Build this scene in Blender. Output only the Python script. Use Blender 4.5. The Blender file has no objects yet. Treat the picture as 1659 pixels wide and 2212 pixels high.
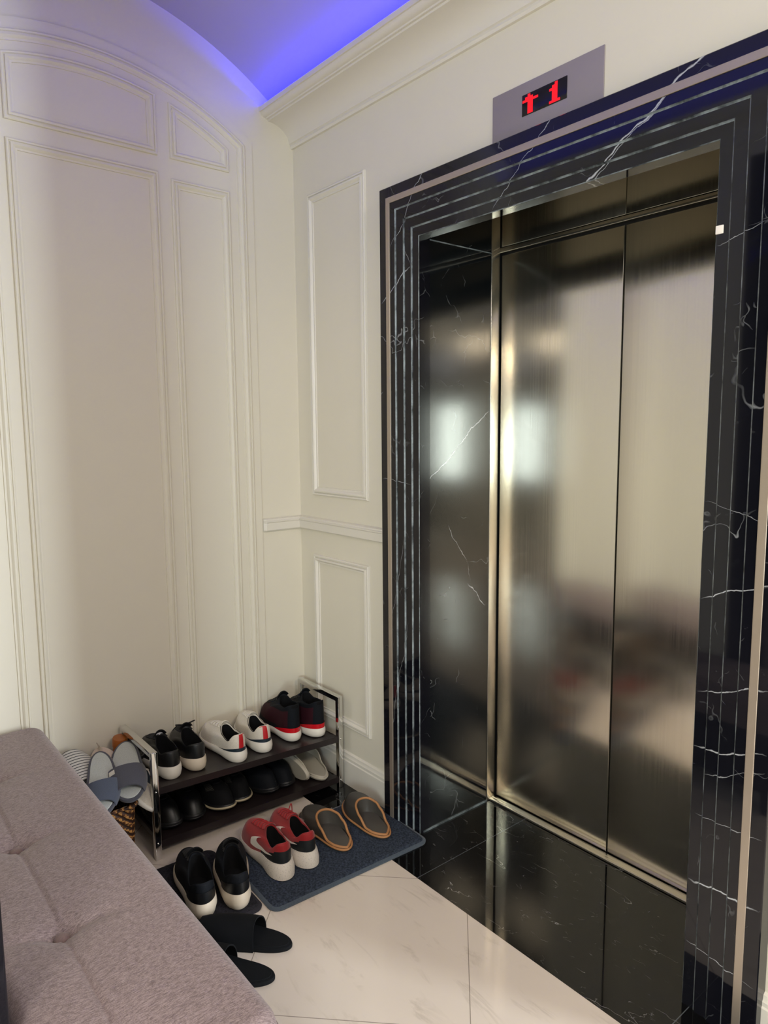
import bpy, bmesh, math, random
from mathutils import Vector, Matrix
random.seed(7)
PI = math.pi
C = bpy.context.scene.collection
sc = bpy.context.scene

# ------------------------------------------------------------------ camera
R0 = ((0.63595719, 0.08472745, -0.76705913), (0.77168176, -0.08025772, 0.63092468), (-0.00810578, -0.99316663, -0.1164231))
CAM_H = 1.41
cam = bpy.data.cameras.new('camera'); camo = bpy.data.objects.new('camera', cam); C.objects.link(camo)
cm = Matrix(((R0[0][0], -R0[0][1], -R0[0][2], 0), (R0[1][0], -R0[1][1], -R0[1][2], 0), (R0[2][0], -R0[2][1], -R0[2][2], CAM_H), (0, 0, 0, 1)))
camo.matrix_world = cm
cam.sensor_fit = 'VERTICAL'; cam.sensor_height = 24.0; cam.lens = 24.0 * 1530 / 2212
cam.clip_start = 0.02
sc.camera = camo

# ------------------------------------------------------------------ world, lights, exposure
sc.view_settings.view_transform = 'Standard'; sc.view_settings.look = 'None'
sc.view_settings.gamma = 1.0; sc.view_settings.use_curve_mapping = False
sc.view_settings.exposure = -0.33
w = bpy.data.worlds.new('world'); sc.world = w; w.use_nodes = True
w.node_tree.nodes['Background'].inputs[0].default_value = (1.0, 0.89, 0.70, 1)
w.node_tree.nodes['Background'].inputs[1].default_value = 0.62

def area(name, loc, aim, sx, sy, power, col):
    l = bpy.data.lights.new(name, 'AREA'); l.shape = 'RECTANGLE'; l.size = sx; l.size_y = sy; l.energy = power; l.color = col
    o = bpy.data.objects.new(name, l); C.objects.link(o); o.location = loc
    o.rotation_euler = (Vector(aim) - Vector(loc)).to_track_quat('-Z', 'Y').to_euler()
    return o
# daylight through the window of the hall behind the camera
area('daylight_back', (3.5, -3.08, 1.70), (3.5, 0, 1.70), 1.4, 1.4, 310, (0.82, 0.97, 1.0))
# daylight from the glazed passage beyond the end of the lift wall
area('daylight_side', (3.2, 3.30, 1.45), (-2.493, 0.75, 1.45), 0.42, 2.5, 330, (0.86, 0.95, 1.0))
# warm fill lights added below the unseen ceiling, no fixtures there
area('hall_fill', (0.9, -1.5, 2.88), (0.9, -1.5, 0), 1.2, 1.2, 75, (1.0, 0.86, 0.66))
area('foyer_fill', (1.2, 0.85, 2.86), (1.2, 0.85, 0), 0.7, 0.7, 62, (1.0, 0.88, 0.72))  # added fill, brightens the wall mirrored in the lift doors
# blue strip lights lying in the cove behind both crowns
LED_COL = (0.0, 0.0, 1.0)
def led(name, x0, x1, y, z, dy, power):
    area(name, ((x0+x1)/2, y, z), ((x0+x1)/2, y+dy, z+1), (x1-x0), 0.012, power, LED_COL)

# ------------------------------------------------------------------ materials
def lin(c):
    if isinstance(c, str):
        c = [int(c[i:i+2], 16)/255 for i in (0, 2, 4)]
    return tuple(x/12.92 if x <= .04045 else ((x+.055)/1.055)**2.4 for x in c) + (1,)
class NB:
    """small node-building helper"""
    def __init__(s, name, **kw):
        s.m = bpy.data.materials.new(name); s.m.use_nodes = True; s.t = s.m.node_tree; s.p = s.t.nodes['Principled BSDF']
        for k, v in kw.items(): s.set(k, v)
    def set(s, k, v):
        k = {'col': 'Base Color', 'rough': 'Roughness', 'metal': 'Metallic', 'spec': 'Specular IOR Level', 'coat': 'Coat Weight', 'sheen': 'Sheen Weight', 'aniso': 'Anisotropic', 'anrot': 'Anisotropic Rotation', 'emis': 'Emission Color', 'emst': 'Emission Strength', 'coatr': 'Coat Roughness', 'normal': 'Normal'}.get(k, k)
        if hasattr(v, 'type') and hasattr(v, 'is_output'): s.t.links.new(v, s.p.inputs[k])
        else: s.p.inputs[k].default_value = v
    def n(s, typ, ins=None, **props):
        nd = s.t.nodes.new(typ)
        for k, v in props.items(): setattr(nd, k, v)
        for k, v in (ins or {}).items():
            if hasattr(v, 'is_output'): s.t.links.new(v, nd.inputs[k])
            else: nd.inputs[k].default_value = v
        return nd
    def math(s, op, a, b=0.0, c=None, clamp=False):
        d = {0: a, 1: b}
        if c is not None: d[2] = c
        return s.n('ShaderNodeMath', d, operation=op, use_clamp=clamp).outputs[0]
    def vmath(s, op, a, b=(0, 0, 0), out=0):
        return s.n('ShaderNodeVectorMath', {0: a, 1: b}, operation=op).outputs[out]
    def obj(s, scale=(1, 1, 1), rot=(0, 0, 0)):
        tc = s.n('ShaderNodeTexCoord').outputs['Object']
        return s.n('ShaderNodeMapping', {'Vector': tc, 'Scale': scale, 'Rotation': rot}).outputs[0]
    def noise(s, vec, scale, detail=3, rough=.5, dist=0.0, out=0):
        return s.n('ShaderNodeTexNoise', {'Vector': vec, 'Scale': scale, 'Detail': detail, 'Roughness': rough, 'Distortion': dist}).outputs[out]
    def ramp(s, fac, stops):
        nd = s.n('ShaderNodeValToRGB', {0: fac}); e = nd.color_ramp.elements
        while len(e) < len(stops): e.new(.5)
        for i, (p, c) in enumerate(stops):
            e[i].position = p; e[i].color = c if len(c) == 4 else tuple(c) + (1,)
        return nd.outputs[0]
    def mix(s, fac, a, b):
        nd = s.n('ShaderNodeMix', data_type='RGBA')
        for k, v in ((0, fac), (6, a), (7, b)):
            if hasattr(v, 'is_output'): s.t.links.new(v, nd.inputs[k])
            else: nd.inputs[k].default_value = v
        return nd.outputs[2]
    def bump(s, h, strength=.2, dist=.001):
        s.set('normal', s.n('ShaderNodeBump', {'Height': h, 'Strength': strength, 'Distance': dist}).outputs[0])

def simple(name, col, rough=.5, bump=0, bscale=300, vary=.06, **kw):
    b = NB(name, rough=rough, **kw); c = lin(col)
    v = b.obj()
    n = b.noise(v, bscale*.12, 3)
    b.set('col', b.mix(n, tuple(x*(1-vary) for x in c[:3])+(1,), tuple(min(1, x*(1+vary)) for x in c[:3])+(1,)))
    if bump:
        b.bump(b.noise(v, bscale, 2), bump, .001)
    return b.m

M = {}
M['wall'] = simple('painted_plaster', 'ded8c8', .5, .05, 90, .015)
M['trimwhite'] = simple('satin_white_paint', 'dfdacf', .38, .0, 90, .01)
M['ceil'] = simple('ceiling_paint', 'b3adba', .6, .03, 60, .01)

def veined(name, base, base2, vein, vscale=1.0, amount=1.0, rough=.07, segs=(), stretch=(1, 1, 1), speck=0.5, plane='xz', grout=None, rot=(0, 0, 0)):
    b = NB(name, rough=rough, spec=.5)
    raw = b.n('ShaderNodeTexCoord').outputs['Object']
    v = b.obj(stretch, rot)
    dist = b.noise(v, 2.3*vscale, 4, .6, out=1)
    vd = b.vmath('ADD', v, b.vmath('MULTIPLY', b.vmath('SUBTRACT', dist, (.5, .5, .5)), (.35, .35, .35)))
    # long thin veins
    n1 = b.math('ABSOLUTE', b.math('SUBTRACT', b.noise(vd, 1.3*vscale, 2, .4), .5))
    l1 = b.math('SUBTRACT', 1, b.math('MULTIPLY', n1, 700/vscale**.2), clamp=True)
    m1 = b.ramp(b.noise(v, 3.1*vscale, 2), [(.50, (0, 0, 0)), (.62, (1, 1, 1))])
    l1 = b.math('MULTIPLY', l1, m1)
    # small crackle
    vo = b.n('ShaderNodeTexVoronoi', {'Vector': vd, 'Scale': 7*vscale}, feature='DISTANCE_TO_EDGE').outputs[0]
    l2 = b.math('SUBTRACT', 1, b.math('MULTIPLY', vo, 70), clamp=True)
    m2 = b.ramp(b.noise(v, 9*vscale, 3), [(.58, (0, 0, 0)), (.68, (1, 1, 1))])
    l2 = b.math('MULTIPLY', b.math('MULTIPLY', l2, m2), .55)
    # specks
    sp = b.ramp(b.noise(v, 55*vscale, 3, .7), [(.70, (0, 0, 0)), (.78, (1, 1, 1))])
    sm = b.ramp(b.noise(v, 4*vscale, 2), [(.50, (0, 0, 0)), (.66, (1, 1, 1))])
    l3 = b.math('MULTIPLY', b.math('MULTIPLY', sp, sm), .35*speck)
    tot = b.math('MAXIMUM', b.math('MAXIMUM', l1, l2), l3)
    tot = b.math('MULTIPLY', tot, amount)
    # single veins drawn as wavering lines in the plane of the slab
    if segs:
        sx = b.n('ShaderNodeSeparateXYZ', {0: raw})
        ax = {'xz': (0, 2), 'yz': (1, 2), 'xy': (0, 1)}[plane]
        wob = b.noise(raw, 22, 3, .6); wob2 = b.noise(raw, 9, 2, .5)
        wb = b.math('ADD', b.math('MULTIPLY', b.math('SUBTRACT', wob, .5), .02), b.math('MULTIPLY', b.math('SUBTRACT', wob2, .5), .04))
        th = b.noise(raw, 30, 2)
        for (p, q, wd, st) in segs:
            dx, dy = q[0]-p[0], q[1]-p[1]; L = math.hypot(dx, dy); ux, uy = dx/L, dy/L
            a = b.math('SUBTRACT', sx.outputs[ax[0]], p[0]); c = b.math('SUBTRACT', sx.outputs[ax[1]], p[1])
            al = b.math('ADD', b.math('MULTIPLY', a, ux), b.math('MULTIPLY', c, uy))
            pe = b.math('ADD', b.math('SUBTRACT', b.math('MULTIPLY', c, ux), b.math('MULTIPLY', a, uy)), wb)
            d = b.math('ABSOLUTE', pe)
            wid = b.math('MULTIPLY', th, wd*2)
            k = b.math('SUBTRACT', 1, b.math('DIVIDE', d, wid), clamp=True)
            e1 = b.math('MULTIPLY', al, 30, clamp=True)
            e2 = b.math('MULTIPLY', b.math('SUBTRACT', L, al), 30, clamp=True)
            k = b.math('MULTIPLY', b.math('MULTIPLY', k, e1), b.math('MULTIPLY', e2, st))
            tot = b.math('MAXIMUM', tot, k)
    base_c = b.mix(b.noise(v, 1.7*vscale, 3), lin(base), lin(base2))
    col = b.mix(tot, base_c, lin(vein))
    if grout:
        col = grout(b, col)
    b.set('col', col)
    if plane == 'yz': b.set('spec', .85)
    return b.m

# lintel / upright veins (x, z) in the plane of the surround's face
SEG_FACE = [((-1.86, 2.00), (-1.66, 2.24), .0012, .8), ((-1.42, 2.02), (-1.12, 2.27), .0012, .7), ((-1.13, 2.00), (-.66, 2.29), .003, .9),
            ((-1.11, 2.00), (-.70, 2.27), .0015, .7), ((-1.90, 1.83), (-1.76, 1.93), .002, .9), ((-1.80, 1.99), (-1.76, 1.93), .001, .7),
            ((-1.90, 1.24), (-1.76, 1.225), .001, .6), ((-1.88, .62), (-1.79, 1.06), .0008, .5), ((-1.86, .30), (-1.78, .75), .0009, .6),
            ((-.77, 1.02), (-.60, 1.075), .0017, .9), ((-.77, .80), (-.60, .845), .0013, .8), ((-.77, .66), (-.60, .70), .0018, .85),
            ((-.77, .33), (-.60, .345), .0022, 1), ((-.77, .17), (-.60, .15), .001, .8), ((-.74, .60), (-.60, .66), .0009, .6),
            ((-.77, 1.24), (-.60, 1.20), .0008, .5), ((-.77, 1.80), (-.66, 1.83), .001, .6), ((-.76, .50), (-.60, .51), .001, .6)]
SEG_JAMB = [((1.55, 1.18), (1.91, 1.48), .0022, 1), ((1.70, 1.08), (1.80, .94), .0012, .8), ((1.80, .94), (1.82, .86), .001, .6), ((1.80, .86), (1.90, .76), .0022, .9),
            ((1.66, 1.20), (1.58, 1.02), .0006, .3)]
M['marble'] = veined('black_marble_surround', '0b0c11', '15151c', 'c9cdd2', 1.35, .38, .05, SEG_FACE)
M['marble_jamb'] = veined('black_marble_reveal', '070b0e', '0e1216', 'c9cdd2', 1.2, .38, .07, SEG_JAMB, speck=1.5, plane='yz')
b = NB('grey_marble_groove', rough=.3)  # groove colour mottled from dark to pale grey
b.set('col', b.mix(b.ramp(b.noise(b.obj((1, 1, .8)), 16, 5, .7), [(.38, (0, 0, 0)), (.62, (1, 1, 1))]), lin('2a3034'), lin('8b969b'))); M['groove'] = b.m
def floor_black_grout(b, col):
    raw = b.n('ShaderNodeTexCoord').outputs['Object']; sx = b.n('ShaderNodeSeparateXYZ', {0: raw}).outputs[0]
    m = b.math('ABSOLUTE', b.math('SUBTRACT', b.math('FLOORED_MODULO', b.math('ADD', sx, 1.552+.4), .80), .4))
    return b.mix(b.math('LESS_THAN', m, .0011), col, lin('555a5e'))
M['marble_floor'] = veined('black_marble_floor', '050506', '0b0b0d', 'b9b9b9', 1.7, .9, .045, (), stretch=(1, 2.6, 1), speck=1.6, grout=floor_black_grout, rot=(0, 0, .75))
def tile_mat():
    b = NB('pale_polished_tile', rough=.09, spec=.5)
    raw = b.n('ShaderNodeTexCoord').outputs['Object']; s = b.n('ShaderNodeSeparateXYZ', {0: raw})
    x, y = s.outputs[0], s.outputs[1]
    def ln(e, off, per):
        return b.math('ABSOLUTE', b.math('SUBTRACT', b.math('FLOORED_MODULO', b.math('ADD', e, -off + per/2), per), per/2))
    pu, pv = ln(b.math('ADD', x, y), .066, .818), ln(b.math('SUBTRACT', x, y), -2.948, .784)
    g = b.math('MINIMUM', pu, pv)
    gm = b.math('LESS_THAN', g, .0016)
    v = b.obj((1, 3.2, 1), (0, 0, PI/4))
    n = b.noise(v, 2.2, 6, .62, 1.2)
    vein = b.ramp(n, [(.46, (0, 0, 0)), (.505, (1, 1, 1)), (.55, (0, 0, 0))])
    msk = b.ramp(b.noise(v, 6, 3), [(.52, (0, 0, 0)), (.66, (1, 1, 1))])
    c = b.mix(b.noise(v, 1.1, 4), lin('cfc2b4'), lin('dacfc3'))
    c = b.mix(b.math('MULTIPLY', b.math('MULTIPLY', vein, msk), .35), c, lin('9c8f80'))
    c = b.mix(b.math('MULTIPLY', gm, .75), c, lin('74685c'))
    b.set('col', c); return b.m
M['tile'] = tile_mat()

def steel_mat(name, col, rough, fine=1.0):
    b = NB(name, metal=1.0, aniso=.8, anrot=0.0)
    v = b.obj((1, .02, .004))
    n = b.noise(v, 200, 2, .6)
    b.set('rough', b.math('ADD', b.math('MULTIPLY', n, .10*fine), rough-.05))
    big = b.noise(b.obj((1, 1, .6)), 3, 3)
    c = lin(col)
    b.set('col', b.mix(big, tuple(x*.9 for x in c[:3])+(1,), c))
    tg = b.n('ShaderNodeTangent', direction_type='RADIAL', axis='Z').outputs[0]
    b.set('Tangent', tg)
    return b.m
M['steel'] = steel_mat('brushed_steel', 'f0eadb', .20)
M['steel_trim'] = steel_mat('brushed_steel_trim', 'e6dfd0', .3, .0)
M['steel_plate'] = simple('matt_steel_plate', '9b9397', .5, 0, 90, .03, metal=.35)
M['inlay'] = simple('satin_metal_inlay', 'b9ad9f', .38, 0, 90, .03, metal=.75)
M['chrome'] = simple('chrome', 'd8d8d6', .09, 0, 90, .02, metal=1.0)
M['dark'] = simple('black_gap', '060606', .6)
M['screen'] = simple('dark_display_glass', '0c0a0e', .12)
b = NB('red_led_digits', rough=.5); b.set('emis', lin('ff1020')); b.set('emst', 1.15); b.set('col', lin('7a0008')); M['led_red'] = b.m
b = NB('blue_led_strip', rough=.5); b.set('emis', LED_COL+(1,)); b.set('emst', 3.0); M['led_blue'] = b.m
M['plastic_clear'] = simple('clear_plastic_cover', 'c8c8d0', .3)

# fabric, leather, rubber
def fabric(name, col, col2=None, scale=900, rough=.85, bump=.5, sheen=.2, stretch=(1, 1, 1), fac=.5):
    b = NB(name, rough=rough, sheen=sheen if sum(lin(col)[:3]) > .12 else 0, spec=.5 if sum(lin(col)[:3]) > .12 else .25); c = lin(col); c2 = lin(col2) if col2 else tuple(x*.7 for x in c[:3])+(1,)
    v = b.obj(stretch); n = b.noise(v, scale, 2, .6)
    f = b.ramp(n, [(.35, (0, 0, 0)), (.65, (1, 1, 1))])
    b.set('col', b.mix(f, c, c2)); b.bump(n, bump, .001)
    return b.m
def bench_fabric():
    b = NB('mauve_woven_fabric', rough=.62, sheen=.15)
    v = b.obj((1, 1, 1)); v1 = b.obj((1.0, 4.0, 1.0)); v2 = b.obj((4.0, 1.0, 1.0))
    n1 = b.noise(v1, 240, 2, .6); n2 = b.noise(b.obj((5.0, .8, 1.0)), 130, 2, .6)
    n = b.math('ADD', b.math('MULTIPLY', n1, .35), b.math('MULTIPLY', n2, .65))
    f = b.ramp(n, [(.38, (0, 0, 0)), (.62, (1, 1, 1))])
    c = b.mix(f, lin('685757'), lin('9c8a88'))
    sp = b.ramp(b.noise(b.obj((4.0, .8, 1)), 150, 2, .7), [(.64, (0, 0, 0)), (.76, (1, 1, 1))])
    c = b.mix(b.math('MULTIPLY', sp, .5), c, lin('c9bcbc'))
    b.set('col', c); b.bump(n, .6, .0012)
    return b.m
M['bench'] = bench_fabric()
M['bench_dark'] = fabric('bench_base_cloth', '2a2628', '1e1b1d')
M['bench_button'] = fabric('bench_button_cloth', '86706c', '6f5b58')
M['mat_blue'] = fabric('blue_grey_plush_mat', '1f2530', '3a4352', 160, .95, 1.0, .5)
M['mat_dark'] = fabric('charcoal_plush_mat', '18171c', '2b2a31', 160, .95, 1.0, .4)
M['mat_blue_rim'] = fabric('blue_grey_mat_binding', '38424f', '49545f', 500, .9, .3)
M['mat_dark_rim'] = fabric('charcoal_mat_binding', '232228', '312f36', 500, .9, .3)
M['wenge'] = simple('dark_shelf_board', '231c1d', .32, .15, 60, .2)
M['black_knit'] = fabric('black_knit', '040508', '0b0c11', 700, .8, .5, .1)
M['black_leather'] = simple('black_leather', '07080b', .42, .2, 250, .2)
M['navy_black'] = fabric('blue_black_knit', '03060c', '0a0f18', 700, .75, .4, .1)
M['black_lining'] = fabric('black_lining', '050507', '0b0b0e', 600, .9, .3, 0)
M['rubber_white'] = simple('white_rubber_sole', 'e3ddd2', .5, .1, 150, .05)
M['rubber_cream'] = simple('cream_rubber_sole', 'd6c8b4', .5, .1, 150, .07)
M['rubber_black'] = simple('black_rubber_sole', '131418', .45, .1, 150, .1)
b = NB('speckled_foam_sole', rough=.6)
spn = b.ramp(b.noise(b.obj(), 420, 2, .6), [(.60, (0, 0, 0)), (.68, (1, 1, 1))]); b.set('col', b.mix(spn, lin('d9d2c8'), lin('a09a96'))); M['rubber_speck'] = b.m
M['white_knit'] = fabric('off_white_knit', 'ddd5c8', 'c9c0b2', 500, .75, .35, .2)
M['white_lining'] = fabric('pale_lining', 'c9c6a9', 'b5b095', 500, .85, .3)
M['red_patch'] = simple('red_patch', 'b4101a', .5)
M['navy_patch'] = simple('navy_rubber_band', '1c2a36', .45)
M['maroon_mesh'] = fabric('maroon_mesh', '3a0a18', '1c0610', 900, .7, .4, .1)
M['red_knit'] = fabric('red_knit', '86040c', '9c0712', 700, .65, .35, .25)
M['red_lace'] = fabric('red_lace', '8e0612', 'a60a18', 500, .7, .3)
M['red_gloss'] = simple('red_gloss_rubber', 'c3101e', .25)
M['logo_white'] = simple('white_print', 'efe8de', .45)
M['black_band'] = simple('black_heel_band', '10171c', .5)
M['brown_leather'] = simple('charcoal_brown_leather', '3f3c39', .42, .2, 220, .12)
M['brown_insole'] = simple('grey_brown_insole', '4a4743', .36, .15, 200, .12)
M['tan_piping'] = simple('tan_suede_piping', 'a9774b', .65, .2, 300, .08)
M['slide_black'] = fabric('black_felt', '030508', '080c12', 900, .85, .4, .15)
M['slip_white'] = simple('cream_slipper_leather', 'b9b2a3', .6, .1, 120, .05)
M['slip_white_in'] = simple('cream_slipper_insole', 'a8a294', .65, .1, 120, .05)
M['grey_terry'] = fabric('pale_grey_jersey', 'b9bbb6', 'a2a5a1', 350, .9, .35, .3, (1, 3, 1))
M['grey_felt'] = fabric('dark_grey_felt', '3c3c46', '474752', 700, .9, .35, .3)
M['slate_felt'] = fabric('slate_blue_felt', '3b4150', '464d5e', 700, .9, .35, .3)
M['beige_cloth'] = fabric('pale_beige_cloth', 'cbb8a8', 'bba898', 400, .9, .35, .3)
M['brown_cap'] = simple('glossy_brown_leather', '9a5520', .3, .05, 60, .15)
M['lace_black'] = simple('black_lace', '0a0b10', .7)
M['lace_white'] = simple('white_lace', 'd8d2c6', .7)
M['dim_stripe'] = simple('grey_stripe_print', '5b5a52', .6)
M['midsole_pale'] = simple('pale_sole_edge', 'b5a98c', .5)
M['tag'] = simple('white_woven_tag', 'd6d2c8', .7)
def striped():
    b = NB('striped_cotton', rough=.85)
    s = b.n('ShaderNodeSeparateXYZ', {0: b.n('ShaderNodeTexCoord').outputs['Object']}).outputs[0]
    m = b.math('FLOORED_MODULO', s, .013)
    b.set('col', b.mix(b.math('LESS_THAN', m, .0032), lin('c9c6c0'), lin('24242a'))); return b.m
M['striped'] = striped()
def weave():
    b = NB('woven_brown_reed', rough=.55)
    v = b.obj((1, 1, 1))
    w1 = b.n('ShaderNodeTexWave', {'Vector': b.obj((1, 1, 1)), 'Scale': 26, 'Distortion': 2.0, 'Detail': 1.0}, wave_type='BANDS', bands_direction='DIAGONAL').outputs[0]
    w2 = b.n('ShaderNodeTexChecker', {'Vector': b.obj((1, 1, 1), (0, .78, 0)), 'Scale': 95}).outputs[1]
    f = b.math('MULTIPLY', w1, b.math('ADD', w2, .35), clamp=True)
    c = b.ramp(f, [(.12, lin('2b1408')), (.5, lin('6e3f1b')), (.9, lin('b98548'))])
    b.set('col', c); b.bump(f, 1.0, .004); return b.m
M['weave'] = weave()

# ------------------------------------------------------------------ mesh helpers
class MB:
    def __init__(s): s.v = []; s.f = []; s.mi = []; s.mats = []
    def mat(s, m):
        if m not in s.mats: s.mats.append(m)
        return s.mats.index(m)
    def add(s, vs, fs, m=0):
        k = len(s.v); s.v += [tuple(v) for v in vs]; s.f += [tuple(i+k for i in f) for f in fs]; s.mi += [m]*len(fs)
    def box(s, a, b, m=0, bev=0):
        if bev:
            bm = bmesh.new(); bmesh.ops.create_cube(bm, size=1)
            for v in bm.verts: v.co = Vector([(a[i]+b[i])/2 + v.co[i]*(b[i]-a[i]) for i in range(3)])
            bmesh.ops.bevel(bm, geom=bm.edges[:], offset=bev, segments=3, profile=.5, affect='EDGES')
            bm.verts.index_update()
            s.add([v.co[:] for v in bm.verts], [[v.index for v in f.verts] for f in bm.faces], m); bm.free(); return
        x0, y0, z0 = a; x1, y1, z1 = b
        s.add([(x0, y0, z0), (x1, y0, z0), (x1, y1, z0), (x0, y1, z0), (x0, y0, z1), (x1, y0, z1), (x1, y1, z1), (x0, y1, z1)],
              [(0, 3, 2, 1), (4, 5, 6, 7), (0, 1, 5, 4), (1, 2, 6, 5), (2, 3, 7, 6), (3, 0, 4, 7)], m)
    def grid(s, rows, m=0, closed_u=False, closed_v=False):
        nv = len(rows); nu = len(rows[0]); vs = [p for r in rows for p in r]; fs = []
        for j in range(nv if closed_v else nv-1):
            for i in range(nu if closed_u else nu-1):
                a = j*nu+i; b_ = j*nu+(i+1) % nu; jn = (j+1) % nv
                fs.append((a, b_, jn*nu+(i+1) % nu, jn*nu+i))
        s.add(vs, fs, m)
    def cap(s, ring, m=0, flip=False):
        c = sum((Vector(p) for p in ring), Vector())/len(ring); n = len(ring)
        s.add([c]+list(ring), [((0, i+1, (i+1) % n+1) if not flip else (0, (i+1) % n+1, i+1)) for i in range(n)], m)
    def tube(s, pts, r, m=0, seg=8, closed=False, sy=1.0):
        pts = [Vector(p) for p in pts]; n = len(pts); rows = []
        up = None
        for i in range(n):
            if closed: t = pts[(i+1) % n]-pts[i-1]
            else: t = pts[min(i+1, n-1)]-pts[max(i-1, 0)]
            if t.length < 1e-9: t = Vector((1, 0, 0))
            t.normalize()
            if up is None:
                up = Vector((0, 0, 1)) if abs(t.z) < .9 else Vector((1, 0, 0))
            up = (up - t*up.dot(t)); up.normalize(); sd = t.cross(up)
            rr = r(i/(n-1)) if callable(r) else r
            rows.append([pts[i]+sd*math.cos(2*PI*k/seg)*rr+up*math.sin(2*PI*k/seg)*rr*sy for k in range(seg)])
        s.grid(rows, m, True, closed)
        if not closed: s.cap(rows[0], m, True); s.cap(rows[-1], m)
    def build(s, name, mats, parent=None, smooth=True, angle=40, fix=True):
        me = bpy.data.meshes.new(name); me.from_pydata(s.v, [], s.f)
        if not isinstance(mats, (list, tuple)): mats = [mats]
        for m in mats: me.materials.append(m)
        for p, i in zip(me.polygons, s.mi): p.material_index = i
        bm = bmesh.new(); bm.from_mesh(me); bmesh.ops.remove_doubles(bm, verts=bm.verts, dist=1e-5)
        bmesh.ops.dissolve_degenerate(bm, edges=bm.edges, dist=1e-6)
        if fix: bmesh.ops.recalc_face_normals(bm, faces=bm.faces)
        bm.to_mesh(me); bm.free()
        if smooth:
            me.shade_smooth() if hasattr(me, 'shade_smooth') else None
            try: me.set_sharp_from_angle(angle=math.radians(angle))
            except Exception: pass
        o = bpy.data.objects.new(name, me); C.objects.link(o)
        if parent: o.parent = parent
        return o
def empty(name, label, cat, loc=(0, 0, 0), rz=0, group=None):
    o = bpy.data.objects.new(name, None); C.objects.link(o); o.location = loc; o.rotation_euler = (0, 0, rz); o.empty_display_size = .05
    tag(o, label, cat, group); return o
def tag(o, label=None, cat=None, group=None, kind=None):
    if label: o['label'] = label
    if cat: o['category'] = cat
    if group: o['group'] = group
    if kind: o['kind'] = kind
    return o
def struct(mb, name, mats, parent=None, **kw):
    o = mb.build(name, mats, parent, **kw)
    if not parent: o['kind'] = 'structure'
    return o

def sweep_closed(mb, pts, prof, to3, m=0, closed=True):
    """profile [(inward offset, height)] swept along 2-D polyline pts (counter-clockwise), mitred"""
    n = len(pts); rows = []
    for i in range(n):
        p = Vector(pts[i]); a = Vector(pts[i-1]) if (closed or i > 0) else None; c = Vector(pts[(i+1) % n]) if (closed or i < n-1) else None
        d1 = (p-a).normalized() if a is not None else (c-p).normalized()
        d2 = (c-p).normalized() if c is not None else d1
        n1 = Vector((-d1.y, d1.x)); n2 = Vector((-d2.y, d2.x))
        mt = (n1+n2); mt.normalize(); k = 1/max(.3, mt.dot(n1))
        rows.append([to3(p+mt*k*o, h) for (o, h) in prof])
    mb.grid(rows, m, False, closed)

# ------------------------------------------------------------------ the room
XL, YW, YF, YD = -2.493, 1.60, 1.557, 1.961     # left wall, lift wall, surround face, lift doors
YC, XE = 0.81, -0.33                            # vault axis, end of the lift wall
VR, VZ = 1.15, 1.733                            # vault radius, centre height
VX1 = 0.9
def leftp(p, h): return (XL + h, p[0], p[1])            # (y, z) on the left wall, height towards +x
def liftp(p, h): return (p[0], YW - h, p[1])            # (x, z) on the lift wall, height towards -y

m = MB(); m.box((XL-.2, -3.2, -.12), (5.0, 1.40, 0)); struct(m, 'floor', M['tile'], smooth=False)
m = MB(); m.box((XL-.2, 1.40, -.12), (5.0, 1.975, 0)); m.box((XE, 1.975, -.12), (5.0, 4.6, 0)); struct(m, 'trim_1', M['marble_floor'], smooth=False)

m = MB(); m.box((XL-.2, -3.2, 0), (XL, 2.1, 3.1)); struct(m, 'wall_left', M['wall'], smooth=False)
# lift wall: three blocks around the opening
m = MB()
m.box((XL, YW, 0), (-1.78, YW+.45, 3.1)); m.box((-.72, YW, 0), (XE, YW+.45, 3.1)); m.box((-1.78, YW, 2.12), (-.72, YW+.014, 3.1))
m.box((-1.78, YW+.014, 2.50), (-.72, YW+.45, 3.1)); m.box((-1.78, YW+.45, 0), (XE, YW+.55, 3.1))
m.box((XE-.12, YW+.45, 0), (XE, 4.6, 3.1))
struct(m, 'wall_right', M['wall'], smooth=False)
# wall behind the bench, and beam above the opening
m = MB(); m.box((XL, -.02, 0), (-1.30, .18, 3.1)); m.box((-1.30, -.02, 2.45), (VX1+.3, .18, 3.1)); struct(m, 'wall_front', M['wall'], smooth=False)
# marble cladding of the opening beside the bench
m = MB(); m.box((-1.32, -.05, 0), (-1.163, .185, 2.45), bev=.004); struct(m, 'trim_2', M['marble'])
# far wall of the hall with its window opening
m = MB()
m.box((XL, -3.2, 0), (2.8, -3.1, 3.1)); m.box((4.2, -3.2, 0), (5.0, -3.1, 3.1)); m.box((2.8, -3.2, 0), (4.2, -3.1, 1.0)); m.box((2.8, -3.2, 2.4), (4.2, -3.1, 3.1))
struct(m, 'wall_back', M['wall'], smooth=False)
m = MB()
for a, b_ in (((2.78, -3.13, .98), (2.84, -3.07, 2.42)), ((4.16, -3.13, .98), (4.22, -3.07, 2.42)), ((3.47, -3.13, .98), (3.53, -3.07, 2.42)), ((2.78, -3.13, .98), (4.22, -3.07, 1.03)), ((2.78, -3.13, 2.37), (4.22, -3.07, 2.42))):
    m.box(a, b_, bev=.004)
struct(m, 'window_1', M['trimwhite'])
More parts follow.
